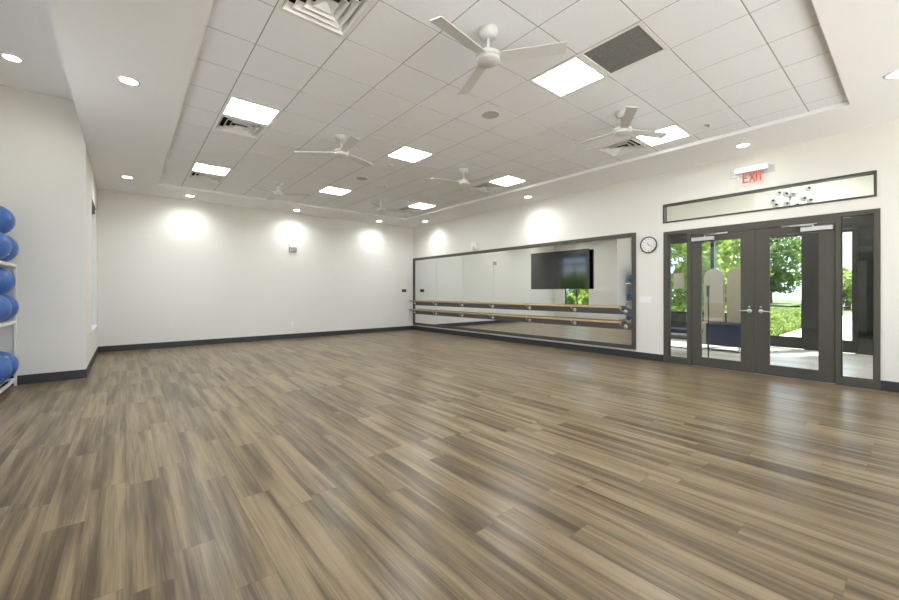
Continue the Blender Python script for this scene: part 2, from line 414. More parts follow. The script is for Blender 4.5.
# ------------------------------------------------------------------ clock
cy_, cz = 3.262, 2.178
ck = tag(thing('wall_clock', (XR, cy_, cz)), 'round wall clock with black rim and white dial', 'clock')
MB().lathe([(.150, 0), (.155, -.012), (.153, -.032), (.146, -.036), (.140, -.032), (.139, -.016), (.139, 0)], (XR, cy_, cz), 'x', 56).build('rim', M['black'], ck)
MB().lathe([(1e-4, -.001), (.141, -.001), (.141, -.014), (1e-4, -.014)], (XR, cy_, cz), 'x', 48, False).build('dial', M['face'], ck)
cx_ = XR - .0155
def hand(ang, ln, w, name, m_):
    # angle clockwise from 12 as seen from the room: +y is to the viewer's left
    d = Vector((0, -math.sin(ang), math.cos(ang))); n = Vector((0, d.z, -d.y))
    c = Vector((cx_ - .003, cy_, cz)); a, b = c - d * .02, c + d * ln
    vs = [a + n * w, a - n * w, b - n * w * .5, b + n * w * .5]
    MB().add(vs + [v + Vector((.002, 0, 0)) for v in vs], [(0, 1, 2, 3), (4, 7, 6, 5), (0, 4, 5, 1), (1, 5, 6, 2), (2, 6, 7, 3), (3, 7, 4, 0)]).build(name, m_, ck)
hand(R(-32), .062, .005, 'hour_hand', M['ink']); hand(R(-45 + 168), .092, .0035, 'minute_hand', M['ink'])
tk = MB()
for k in range(60):
    a = 2 * PI * k / 60; big = k % 5 == 0
    d = Vector((0, -math.sin(a), math.cos(a))); n = Vector((0, d.z, -d.y)); c = Vector((cx_, cy_, cz)); w = .0022 if big else .0009
    p, q = c + d * (.122 if big else .128), c + d * .134
    tk.add([p + n * w, p - n * w, q - n * w, q + n * w], [(0, 1, 2, 3)])
tk.build('minute_marks', M['ink'], ck)

def text_part(body, size, mat_, parent, loc, rot, name, depth=.001, spacing=1.0):
    c = bpy.data.curves.new(name, 'FONT'); c.body = body; c.size = size; c.align_x = 'CENTER'; c.align_y = 'CENTER'; c.extrude = depth; c.space_character = spacing
    t = bpy.data.objects.new(name, c); COL.objects.link(t)
    me = bpy.data.meshes.new_from_object(t); bpy.data.objects.remove(t); bpy.data.curves.remove(c)
    me.transform(Matrix.Translation(Vector(loc) - wloc(parent)) @ rot)
    me.materials.clear(); me.materials.append(mat_)
    o = bpy.data.objects.new(name, me); COL.objects.link(o); o.parent = parent
    return o
FACE_NX = Matrix.Rotation(-PI / 2, 4, 'Z') @ Matrix.Rotation(PI / 2, 4, 'X')      # text on the right wall, read from the room
for k in range(1, 13):
    a = 2 * PI * k / 12
    text_part(str(k), .032, M['ink'], ck, (cx_, cy_ - .103 * math.sin(a), cz + .103 * math.cos(a)), FACE_NX, 'numeral', .0004)

# ------------------------------------------------------------------ exit sign
ex = tag(thing('exit_sign', (XR, 1.67, 3.2)), 'edge-lit EXIT sign with red letters over the double doors', 'exit sign')
MB().box(XR - .085, XR, 1.47, 1.90, 3.175, 3.265).build('housing', M['white'], ex, bevel=.01)
MB().box(XR - .012, XR, 1.40, 1.97, 3.13, 3.24).build('back_plate', M['silver'], ex, bevel=.004)
MB().box(XR - .052, XR - .046, 1.475, 1.895, 2.935, 3.176).build('acrylic_panel', M['acrylic'], ex)
el = MB(); lx0, lx1 = XR - .0545, XR - .0525
def stroke(ya, za, yb, zb, w):
    d = Vector((0, yb - ya, zb - za)).normalized(); n = Vector((0, -d.z, d.y)) * w / 2
    p = [Vector((lx0, ya, za)) + n, Vector((lx0, ya, za)) - n, Vector((lx0, yb, zb)) - n, Vector((lx0, yb, zb)) + n]
    el.add(p + [v + Vector((lx1 - lx0, 0, 0)) for v in p], [(0, 1, 2, 3), (4, 7, 6, 5), (0, 4, 5, 1), (1, 5, 6, 2), (2, 6, 7, 3), (3, 7, 4, 0)])
zt, zb_, sw = 3.165, 3.015, .019
zm = (zt + zb_) / 2; yy = 1.785
stroke(yy, zb_, yy, zt, sw)
for z in (zt - sw / 2, zm, zb_ + sw / 2): stroke(yy, z, yy - .062, z, sw)
stroke(yy - .078, zt, yy - .148, zb_, sw); stroke(yy - .148, zt, yy - .078, zb_, sw)
stroke(yy - .168, zb_, yy - .168, zt, sw)
stroke(yy - .186, zt - sw / 2, yy - .252, zt - sw / 2, sw); stroke(yy - .219, zb_, yy - .219, zt, sw)
el.build('lettering', M['red'], ex, label='red letters reading EXIT')

# ------------------------------------------------------------------ small wall fittings
d = tag(thing('alarm_strobe', (3.56, YB, 2.40)), 'white and grey alarm strobe high on the back wall', 'alarm')
MB().box(3.455, 3.665, YB - .05, YB + .002, 2.525, 2.645).build('housing', M['white'], d, bevel=.008)
MB().box(3.46, 3.66, YB - .045, YB, 2.405, 2.524).build('sounder_grille', pm('grey sounder grille', (.28, .28, .27), .6, scale=300, amt=.4), d, bevel=.004, label='grey lower half')
d = tag(thing('wall_sensor', (XR, 8.02, 2.6)), 'small white box high on the right wall just above the mirror', 'sensor')
MB().box(XR - .085, XR, 7.93, 8.11, 2.50, 2.70).build('housing', M['white'], d, bevel=.012)
MB().lathe([(1e-4, -.022), (.02, -.018), (.03, -.004), (.03, .0)], (XR - .085, 8.02, 2.57), 'x', 20).build('lens', M['white'], d)
d = tag(thing('switch_plate', (7.23, YB, 1.335)), 'black double switch plate on the back wall near the mirror corner', 'switch plate')
MB().box(7.145, 7.315, YB - .012, YB, 1.285, 1.385).build('plate', M['black'], d, bevel=.003)
for x in (7.19, 7.27): MB().box(x - .018, x + .018, YB - .017, YB - .011, 1.30, 1.37).build('rocker', M['black'], d, bevel=.002)
d = tag(thing('switch_plate', (XR, 3.31, 1.13)), 'white four-gang switch plate on the right wall between mirror and doors', 'switch plate')
MB().box(XR - .008, XR, 3.185, 3.435, 1.075, 1.19).build('plate', M['white'], d, bevel=.003)
for k in range(4): MB().box(XR - .013, XR - .007, 3.214 + k * .056 - .014, 3.214 + k * .056 + .024, 1.10, 1.165).build('rocker', M['white'], d, bevel=.002)
d = tag(thing('power_outlet', (3.545, YB, .40)), 'white power outlet low on the back wall', 'outlet')
MB().box(3.51, 3.58, YB - .008, YB, .345, .46).build('plate', M['white'], d, bevel=.003)
for z in (.375, .43): MB().box(3.53, 3.56, YB - .011, YB - .007, z - .018, z + .018).build('socket', M['white'], d, bevel=.002)

# ------------------------------------------------------------------ ceiling fittings
def cell(u, v): return GX + T * (v + .5), GY + T * (u + .5)
def panel_light(u, v, label):
    x, y = cell(u, v)
    t = tag(thing('ceiling_light', (x, y, ZT)), label, 'ceiling light', 'square ceiling lights')
    h = T / 2 - .003; w = .036
    m_ = MB().box(x - h, x + h, y - h, y - h + w, ZT - .004, ZT + .03).box(x - h, x + h, y + h - w, y + h, ZT - .004, ZT + .03)
    m_.box(x - h, x - h + w, y - h + w, y + h - w, ZT - .004, ZT + .03).box(x + h - w, x + h, y - h + w, y + h - w, ZT - .004, ZT + .03)
    m_.build('frame', M['white'], t, bevel=.002)
    MB().box(x - h + w - .001, x + h - w + .001, y - h + w - .001, y + h - w + .001, ZT + .006, ZT + .014).build('diffuser', M['diffuser'], t, label='glowing white diffuser')
LN = {(2, 0): 'square lit ceiling panel, nearer one in the leftmost row of tiles', (7, 0): 'square lit ceiling panel, farther one in the leftmost row of tiles',
      (-3, 0): 'square lit ceiling panel above and behind the viewpoint', (-3, 4): 'square lit ceiling panel touching the dark grille, largest in view',
      (2, 4): 'square lit ceiling panel in the middle row, second from the viewer', (7, 4): 'square lit ceiling panel in the middle row, farthest from the viewer',
      (-3, 8): 'square lit ceiling panel in the right row, partly behind a fan blade near the doors', (2, 8): 'square lit ceiling panel in the right row, middle one, over the mirror',
      (7, 8): 'square lit ceiling panel in the right row, nearest the far corner'}
for c in CELLS['L']:
    panel_light(*c, LN[c])

def frustum(mb, x, y, a, za, b, zb):
    vs = [(x - a, y - a, za), (x + a, y - a, za), (x + a, y + a, za), (x - a, y + a, za), (x - b, y - b, zb), (x + b, y - b, zb), (x + b, y + b, zb), (x - b, y + b, zb)]
    mb.add(vs, [(0, 1, 5, 4), (1, 2, 6, 5), (2, 3, 7, 6), (3, 0, 4, 7)])
def vent(u, v, label):
    x, y = cell(u, v); h = T / 2 - .003
    t = tag(thing('air_diffuser', (x, y, ZT)), label, 'air vent', 'square air diffusers')
    m_ = MB()
    w = .035
    m_.box(x - h, x + h, y - h, y - h + w, ZT - .003, ZT + .008).box(x - h, x + h, y + h - w, y + h, ZT - .003, ZT + .008)
    m_.box(x - h, x - h + w, y - h + w, y + h - w, ZT - .003, ZT + .008).box(x + h - w, x + h, y - h + w, y + h - w, ZT - .003, ZT + .008)
    m_.build('frame', M['white'], t)
    for a, b in ((.258, .222), (.196, .160), (.134, .100)):
        k = MB(); zl = ZT - .010; frustum(k, x, y, a, zl, b, ZT + .045); frustum(k, x, y, a - .004, zl, b - .004, ZT + .045); frustum(k, x, y, a, zl, a - .004, zl)
        k.build('louver', M['white'], t)
    k = MB(); frustum(k, x, y, .078, ZT - .008, .01, ZT + .02); k.box(x - .01, x + .01, y - .01, y + .01, ZT + .0195, ZT + .021); k.build('centre_cone', M['white'], t)
    k = MB(); frustum(k, x, y, .272, ZT + .006, .272, ZT + .11); k.box(x - .272, x + .272, y - .272, y + .272, ZT + .11, ZT + .12)
    k.build('duct_box', M['duct'], t, label='dark box above the louvres')
VN = {(-2, 0): 'large square air diffuser cut by the top edge of the photo', (3, 0): 'square air diffuser beside the nearer light of the leftmost row',
      (8, 0): 'square air diffuser beside the farther light of the leftmost row', (-2, 8): 'square air diffuser under the fan nearest the exit sign',
      (3, 8): 'square air diffuser beside the middle light over the mirror', (8, 8): 'square air diffuser beside the light nearest the far corner'}
for c in CELLS['V']: vent(*c, VN[c])
x, y = cell(-4, 4); h = T / 2 - .003
t = tag(thing('return_grille', (x, y, ZT)), 'dark grey perforated return grille in the ceiling beside a lit panel', 'air grille')
w = .034
MB().box(x - h, x + h, y - h, y - h + w, ZT - .004, ZT + .01).box(x - h, x + h, y + h - w, y + h, ZT - .004, ZT + .01).box(x - h, x - h + w, y - h + w, y + h - w, ZT - .004, ZT + .01).box(x + h - w, x + h, y - h + w, y + h - w, ZT - .004, ZT + .01).build('frame', M['white'], t, bevel=.002)
MB().box(x - h + w, x + h - w, y - h + w, y + h - w, ZT + .003, ZT + .007).build('perforated_face', M['grille'], t, label='dark grey face')

def downlight(x, y, z, label, power=1.0, cone=156):
    t = tag(thing('recessed_downlight', (x, y, z)), label, 'downlight', 'round recessed downlights')
    MB().lathe([(.072, -.001), (.078, -.006), (.098, -.004), (.100, .000), (.072, .0)], (x, y, z), 'z', 36).build('trim_ring', M['white'], t)
    MB().lathe([(1e-4, -.004), (.073, -.004), (.073, -.001), (1e-4, -.001)], (x, y, z), 'z', 32, False).build('lens', M['lamp'], t, label='glowing lens')
    l = bpy.data.lights.new('downlight_lamp', 'SPOT'); l.energy = 80 * power; l.spot_size = R(cone); l.spot_blend = 1; l.shadow_soft_size = .07; l.color = (.97, .985, 1)
    o = bpy.data.objects.new('downlight_lamp', l); COL.objects.link(o); o.parent = t; o.location = (0, 0, -.012)
DL = [(.02, 5.243, ZS, 'large recessed downlight in the left border ceiling, nearer one'), (.02, 9.654, ZS, 'recessed downlight in the left border ceiling, near the back wall'),
      (1.12, 10.62, ZS, 'leftmost recessed downlight along the back wall'), (3.52, 10.66, ZS, 'second recessed downlight from the left along the back wall'),
      (6.02, 10.66, ZS, 'third recessed downlight from the left along the back wall'), (7.13, 9.775, ZS, 'recessed downlight over the far end of the mirror'),
      (7.13, 5.758, ZS, 'recessed downlight over the middle of the mirror'), (7.10, 1.68, ZS, 'recessed downlight above the exit sign'),
      (5.972, .134, ZS, 'recessed downlight cut by the right edge of the photo'), (-1.06, 6.976, ZA, 'recessed downlight in the higher ceiling at the left edge')]
for i, (x, y, z, lb) in enumerate(DL): downlight(x, y, z, lb, [.6, .5, 1, 1, 1, 1, 1, .22, .5, .35][i])

for (u, v), lb in (((-.632, 4.46), 'large round ceiling speaker in front of the big lit panel'), ((5.38, 4.52), 'smaller-looking round ceiling speaker near the farthest lit panel of the middle row')):
    x, y = GX + T * v, GY + T * u
    t = tag(thing('ceiling_speaker', (x, y, ZT)), lb, 'speaker', 'round ceiling speakers')
    MB().lathe([(.108, -.002), (.113, -.007), (.122, -.005), (.123, 0), (.108, 0)], (x, y, ZT), 'z', 40).build('rim', M['white'], t)
    MB().lathe([(1e-4, -.004), (.1085, -.004), (.1085, -.001), (1e-4, -.001)], (x, y, ZT), 'z', 36, False).build('speaker_grille', pm('grey speaker grille', (.46, .46, .45), .7, amt=.3, scale=300), t, label='grey mesh')
for x, y, lb in ((5.979, 1.794, 'small round sprinkler cap in the tiles above the exit sign'), (4.202, 7.194, 'small sprinkler cap in the far ceiling tiles'), (3.592, 5.944, 'small sprinkler cap beside the second lit panel')):
    t = tag(thing('fire_sprinkler', (x, y, ZT)), lb, 'sprinkler', 'ceiling sprinklers')
    MB().lathe([(1e-4, -.001), (.04, -.001), (.042, -.004), (.028, -.009), (1e-4, -.010)], (x, y, ZT), 'z', 24).build('escutcheon', M['white'], t)
    MB().lathe([(1e-4, 0), (.011, 0), (.009, -.02), (.015, -.022), (1e-4, -.026)], (x, y, ZT - .009), 'z', 14).build('sprinkler_head', M['steel'], t)

# ------------------------------------------------------------------ ceiling fans
def make_fan():
    t = thing('ceiling_fan', (0, 0, 0))
    MB().lathe([(1e-4, 0), (.082, 0), (.083, -.02), (.070, -.062), (.035, -.072), (.012, -.074), (1e-4, -.074)], (0, 0, 0), 'z', 32).build('canopy', M['fan'], t)
    MB().tube([(0, 0, -.07), (0, 0, -.185)], .0125, 14).build('downrod', M['fan'], t)
    MB().lathe([(1e-4, -.165), (.022, -.165), (.026, -.185), (.075, -.200), (.104, -.212), (.106, -.238), (.092, -.246), (1e-4, -.246)], (0, 0, 0), 'z', 40).build('motor_housing', M['fan'], t)
    MB().lathe([(1e-4, -.24), (.098, -.246), (.098, -.268), (.092, -.276), (1e-4, -.278)], (0, 0, 0), 'z', 40).build('bottom_cap', M['fan'], t)
    for k in range(3):
        a = 2 * PI * k / 3; rot = Matrix.Rotation(a, 4, 'Z'); pitch = Matrix.Rotation(R(-11), 4, 'X')
        def place(vs): return [rot @ (Matrix.Translation((0, 0, -.236)) @ (pitch @ Vector(v))) for v in vs]
        m_ = MB(); m_.box(.10, .645, -.062, .062, -.004, .004)
        # taper: narrower at the root
        m_.v = [(x, y * (.82 if x < .2 else 1.0), z) for x, y, z in m_.v]
        m_.v = [tuple(p) for p in place(m_.v)]
        bl = m_.build('blade', M['fan'], t, bevel=.003)
        m2 = MB(); m2.box(.07, .165, -.028, .028, .004, .012); m2.v = [tuple(p) for p in place(m2.v)]
        m2.build('blade_arm', M['fan'], bl, bevel=.002)
    return t
proto = make_fan()
FANS = [(-3, 2, -52, 'white three-blade ceiling fan nearest the viewer, at the top centre'), (2, 2, 22, 'white three-blade ceiling fan in the left row, second from the viewer'),
        (7, 2, -32, 'white three-blade ceiling fan in the left row, farthest from the viewer'), (2, 6, 44, 'white three-blade ceiling fan over the mirror side, middle of the right row'),
        (-3, 6, -25, 'white three-blade ceiling fan nearest the exit sign and doors'), (7, 6, -15, 'white three-blade ceiling fan nearest the far right corner')]
for i, (u, v, a, lb) in enumerate(FANS):
    fo = proto if i == 0 else copy_tree(proto)
    x, y = cell(u, v)
    if u == 7: y += .05
    fo.location = (x, y, ZT); fo.rotation_euler = (0, 0, R(a)); tag(fo, lb, 'ceiling fan', 'white ceiling fans')

# ------------------------------------------------------------------ ball rack and balls
rk = tag(thing('ball_rack', (-1.38, 7.45, 0)), 'white three-tier metal rack of blue balls at the left wall', 'rack')
ra, rb, r0, r1 = -1.56, -1.158, 6.95, 7.945
for px in (ra, rb):
    for py in (r0, r1):
        MB().box(px - .0 if px == ra else px - .028, px + .028 if px == ra else px, py if py == r0 else py - .028, py + .028 if py == r0 else py, .0, 1.665).build('post', M['white'], rk, bevel=.003)
for z in (.085, .88, 1.645):
    m_ = MB()
    m_.box(rb - .027, rb - .001, r0 + .028, r1 - .028, z - .018, z + .018).box(ra + .001, ra + .027, r0 + .028, r1 - .028, z - .018, z + .018)
    m_.box(ra + .028, rb - .028, r0 + .002, r0 + .026, z - .018, z + .018).box(ra + .028, rb - .028, r1 - .026, r1 - .002, z - .018, z + .018)
    for k in range(1, 6):
        xx = ra + .028 + (rb - ra - .056) * k / 6
        if abs(k - 3) > 1: m_.box(xx - .004, xx + .004, r0 + .026, r1 - .026, z - .006, z + .002)
    m_.build('shelf', M['white'], rk, bevel=.002)
def make_ball():
    t = thing('exercise_ball', (0, 0, 0)); r = .198
    prof = []
    for i in range(61):
        a = PI * i / 60; rr = r + (.0008 * math.cos(a * 24) if .2 * PI < a < .8 * PI else 0)
        prof.append((max(rr * math.sin(a), 1e-5), -rr * math.cos(a)))
    MB().lathe(prof, (0, 0, 0), 'z', 48).build('ball_skin', M['blue'], t)
    MB().lathe([(1e-4, 0), (.012, 0), (.012, .004), (1e-4, .005)], (0, 0, r - .001), 'z', 16).build('valve_plug', M['white'], t)
    return t
bp = make_ball(); first = True
BX = -1.305
BALLS = []
for z, tier, nu in ((.102, 'bottom', 0), (.872, 'middle', 1), (1.652, 'top', 1)):
    BALLS += [(BX, 7.70, z + .210, f'blue exercise ball at the far end of the {tier} shelf of the rack'), (BX, 7.285, z + .210, f'blue exercise ball on the {tier} shelf, cut by the left photo edge')]
    if nu: BALLS.append((BX, 7.49, z + .210 + .34, f'blue exercise ball stacked on the pair on the {tier} shelf of the rack'))
random.seed(5)
for i, (x, y, z, lb) in enumerate(BALLS):
    b = bp if first else copy_tree(bp); first = False
    b.location = (x, y, z); b.rotation_euler = (random.uniform(-2.6, -1.2), random.uniform(-.6, .6), random.uniform(0, 6)); tag(b, lb, 'exercise ball', 'blue exercise balls on the rack')

# ------------------------------------------------------------------ lobby beyond the doors
LX, LY0, LY1, LZ = 11.6, -1.6, 5.6, 3.9
struct('floor_lobby', MB().box(XR, LX + .15, LY0 - .15, LY1 + .15, -.06, -.002), M['lobbyfloor'])
SF = [(.84, 1.35, .0, 2.62), (1.63, 2.52, .0, 2.62), (2.60, 3.36, .75, 2.62), (3.44, 4.5, .75, 2.62)]
lm = wall_x(LX, LX + .15, LY0, LY1, -.06, LZ + .1, [(.30, 4.55, 0, 3.05)])
struct('wall_lobby_front', lm, M['wall'])
struct('wall_lobby_left', MB().box(XR + WT, LX + .15, LY1, LY1 + .15, -.06, LZ + .1), M['wall'])
struct('wall_lobby_right', MB().box(XR + WT, LX + .15, LY0 - .15, LY0, -.06, LZ + .1), M['wall'])
struct('ceiling_lobby', MB().box(XR + WT, LX + .15, LY0 - .15, LY1 + .15, LZ, LZ + .1), M['soffit'])
st = thing('window_5', (LX, 2.4, 0), kind='structure')
m_ = MB(); xa, xb = LX + .02, LX + .12
m_.box(xa, xb, .30, 4.55, 2.62, 3.05)                         # head
m_.box(xa, xb, .30, .36, 0, 2.62).box(xa, xb, .80, .84, 0, 2.62).box(xa, xb, 1.35, 1.63, 0, 2.62).box(xa, xb, 2.52, 2.60, 0, 2.62).box(xa, xb, 3.36, 3.44, 0, 2.62).box(xa, xb, 4.50, 4.55, 0, 2.62)
m_.box(xa, xb, 2.60, 3.36, .70, .76).box(xa, xb, 3.44, 4.5, .70, .76)
m_.build('storefront_frame', M['storefront'], st, bevel=.003)
MB().box(xa + .03, xb - .03, 2.60, 3.36, 0, .70).box(xa + .03, xb - .03, 3.44, 4.5, 0, .70).box(xa + .03, xb - .03, .36, .80, 0, 2.62).build('dark_panel', mat('dark tinted glass', (.012, .014, .014), .05, spec=.8), st)
for a, b in ((2.60, 3.36), (3.44, 4.5)): MB().box(LX + .066, LX + .074, a, b, .76, 2.62).build('pane', M['glass'], st)
for nm, a, b in (('door_3', 1.632, 2.518), ('door_4', .842, 1.348)):
    dd = thing(nm, (LX + .07, (a + b) / 2, 0), kind='structure')
    m_ = MB().box(xa + .02, xb - .02, a, b, .01, .27).box(xa + .02, xb - .02, a, b, 2.55, 2.615)
    m_.box(xa + .02, xb - .02, a, a + .05, .27, 2.55).box(xa + .02, xb - .02, b - .05, b, .27, 2.55)
    m_.build('door_leaf', M['storefront'], dd, bevel=.003)
    MB().tube([(xa - .03, a + .06, .965), (xa - .03, b - .06, .965)], .022, 12).tube([(xa - .03, a + .09, .965), (xa + .03, a + .09, .965)], .012, 8).tube([(xa - .03, b - .09, .965), (xa + .03, b - .09, .965)], .012, 8).build('push_bar', M['storefront'], dd)
    MB().box(LX + .066, LX + .074, a + .05, b - .05, .27, 2.55).build('pane', M['glass'], dd)
for k, (x, y) in enumerate(((9.2, 3.6), (9.2, -.6), (10.6, 1.6))):  # lamps added to brighten the lobby, no such fixtures known
    t = tag(thing('lobby_fill_light', (x, y, LZ)), 'flat square fill light added to the lobby ceiling beyond the doors', 'ceiling light', 'added lobby fill lights')
    MB().box(x - .31, x + .31, y - .31, y + .31, LZ - .03, LZ).build('frame', M['white'], t)
    MB().box(x - .28, x + .28, y - .28, y + .28, LZ - .034, LZ - .028).build('diffuser', M['lobbyfill'], t)

# chandelier of globes
ch = tag(thing('chandelier', (9.5, 1.45, LZ)), 'branching chandelier of small round globes seen through the transom', 'chandelier')
import math as _m
def at(px, py, X):
    th = .6928; F = Vector((_m.sin(th), _m.cos(th), 0)); Rr = Vector((_m.cos(th), -_m.sin(th), 0))
    dct = F + Rr * (px - 449.5) / 389.55 - Vector((0, 0, 1)) * (py - 292.17) / 389.55
    return Vector((0, 0, EYE)) + dct * (X / dct.x)
GP = [(772.5, 201, 9.4), (775.5, 205, 9.75), (786, 194, 9.3), (792.6, 194.6, 9.6), (786.8, 204, 9.5), (804, 198.5, 9.45), (808.5, 188.5, 9.7), (810, 200.5, 9.55), (797, 205, 9.85), (779, 193, 9.8)]
hub = at(790, 197, 9.55)
MB().tube([(hub.x, hub.y, LZ), hub - Vector((0, 0, .12))], .009, 10).lathe([(1e-4, 0), (.07, 0), (.07, -.025), (1e-4, -.03)], (hub.x, hub.y, LZ), 'z', 24).build('stem', M['steel'], ch)
for gp in GP:
    p = at(*gp)
    a = MB().tube([hub, p], .004, 6).build('branch', M['steel'], ch)
    MB().sphere(p, .058, 20, 12).build('globe', M['globe'], a)
    MB().sphere(p + Vector((-.052, -.02, 0)), .02, 12, 8).build('socket_cap', M['black'], a)

# lounge furniture and notice
ls = tag(thing('lounge_booth', (10.2, 2.85, 0)), 'high-backed lounge booth with two rounded beige backs and navy base', 'booth')
def arch(x, ya, yb, zb0, ztop, th_):
    m_ = MB(); n = 18; r = (yb - ya) / 2; yc = (ya + yb) / 2; prof = [(ya, zb0), (yb, zb0)]
    prof += [(yc + r * math.cos(PI * k / n), ztop - r + r * math.sin(PI * k / n)) for k in range(n + 1)]
    c = len(prof)
    m_.add([(x, p, q) for p, q in prof] + [(x + th_, p, q) for p, q in prof], [tuple(range(c)), tuple(range(c, 2 * c))[::-1]] + [(i, (i + 1) % c, (i + 1) % c + c, i + c) for i in range(c)])
    return m_
arch(10.3, 2.80, 3.18, .60, 1.82, .12).build('back_panel', M['beige'], ls, bevel=.01)
arch(10.3, 2.38, 2.74, .60, 1.82, .12).build('back_panel', M['beige'], ls, bevel=.01)
MB().box(9.9, 10.42, 2.36, 3.02, .12, .60).build('seat_base', M['navy'], ls, bevel=.02)
MB().box(9.92, 10.40, 3.02, 3.2, .12, .60).build('arm', M['beige'], ls, bevel=.02)
for x, y in ((9.95, 2.42), (9.95, 3.12), (10.36, 2.42), (10.36, 3.12)): MB().tube([(x, y, 0), (x, y, .13)], .018, 10).build('leg', M['steel'], ls)
bn = tag(thing('bench', (9.0, 3.25, 0)), 'small bench with navy seat and thin metal legs behind the left sidelight', 'bench')
MB().box(8.75, 9.2, 2.85, 3.65, .44, .52).build('seat', M['navy'], bn, bevel=.015)
MB().box(8.77, 9.18, 2.87, 3.63, .40, .438).build('seat_frame', M['silver'], bn, bevel=.003)
for x in (8.79, 9.16):
    for y in (2.90, 3.60): MB().box(x - .014, x + .014, y - .014, y + .014, 0, .40).build('leg', M['storefront'], bn)
MB().box(8.785, 8.80, 2.91, 3.59, .13, .15).build('stretcher', M['storefront'], bn)
tag(MB().box(XR + .056, XR + .060, 2.68, 2.85, 1.345, 1.625).build('notice', M['notice'], origin=(XR + .058, 2.765, 1.345)), 'tan square notice fixed to the glass of the left sidelight', 'notice')
rd = tag(thing('card_reader', (8.8, 2.6, 1.15)), 'small black box seen through the left door glass', 'card reader')
rp = at(708, 291, 8.2)
rd.location = (8.2, rp.y, rp.z)
MB().box(8.19, 8.21, rp.y - .022, rp.y + .022, rp.z - .10, rp.z + .10).build('reader_face', M['black'], rd, bevel=.004)
MB().tube([(8.222, rp.y, 0), (8.222, rp.y, rp.z + .08)], .011, 12).build('pedestal', M['storefront'], rd)
MB().box(8.13, 8.31, rp.y - .09, rp.y + .09, 0, .012).build('base_plate', M['silver'], rd, bevel=.003)

# ------------------------------------------------------------------ outdoors
struct('ground', MB().box(-40, 90, -60, 70, -.30, -.09), M['lawn'])
struct('floor_bounce_paving', MB().box(-14, LX + .15, -24, YR - .2, -.09, -.05).box(-9, XA - .2, YR - .2, YJ + .2, -.09, -.05), M['concrete'])  # pale paving added to bounce sunlight up onto the studio ceiling
struct('path', MB().box(LX + .15, 60, -3.4, 2.72, -.09, -.04), M['concrete'])
def leaves(mb, pts, size, rnd):
    for p in pts:
        s = size * rnd.uniform(.6, 1.25)
        a = Vector((rnd.gauss(0, 1), rnd.gauss(0, 1), rnd.gauss(0, 1))).normalized(); b = a.cross(Vector((rnd.gauss(0, 1), rnd.gauss(0, 1), rnd.gauss(0, 1)))).normalized()
        n = a.cross(b) * s * .12
        mb.add([p - a * s * .5, p + b * s * .26 + n, p + a * s * .5, p - b * s * .26 + n], [(0, 1, 2), (0, 2, 3)])
def tree(name, x, y, h, cr, nblob, nleaf, leafsize, mt, label, seed, z0=-.09, low=.3, squash=.8):
    rnd = random.Random(seed)
    t = tag(thing(name, (x, y, z0)), label, 'shrub' if 'shrub' in name else 'tree', 'shrubs outside the left window' if 'shrub' in name else 'trees outside')
    tr = MB(); top = Vector((x + rnd.uniform(-.2, .2), y + rnd.uniform(-.2, .2), z0 + h * .75))
    tr.tube([(x, y, z0), (x + .03, y - .04, z0 + h * .3), (top + Vector((x, y, z0 + h * .3))) / 2, top], [cr * .075, cr * .055, cr * .045, cr * .015], 10)
    lf = MB()
    for k in range(nblob):
        a = rnd.uniform(0, 2 * PI); q = rnd.uniform(0, 1) ** .6; zz = rnd.uniform(low, 1.0)
        wdt = math.sin(PI * min(1, max(.08, (zz - low) / (1.02 - low)))) ** .5
        c = Vector((x + cr * .78 * q * wdt * math.cos(a), y + cr * .78 * q * wdt * math.sin(a), z0 + h * zz))
        if k < 14: 
            s0 = Vector((x, y, z0 + h * rnd.uniform(.25, .55))); tr.tube([s0, (s0 + c) / 2 + Vector((0, 0, .1)), c], [cr * .022, cr * .014, cr * .005], 6)
        rr = cr * rnd.uniform(.22, .4); pts = []
        for _ in range(nleaf // nblob):
            v = Vector((rnd.gauss(0, 1), rnd.gauss(0, 1), rnd.gauss(0, 1))).normalized() * rr * rnd.uniform(.55, 1) ** .5
            pts.append(c + Vector((v.x, v.y, v.z * squash)))
        leaves(lf, pts, leafsize, rnd)
    tr.build('trunk', M['bark'], t); lf.build('crown', M[mt], t)
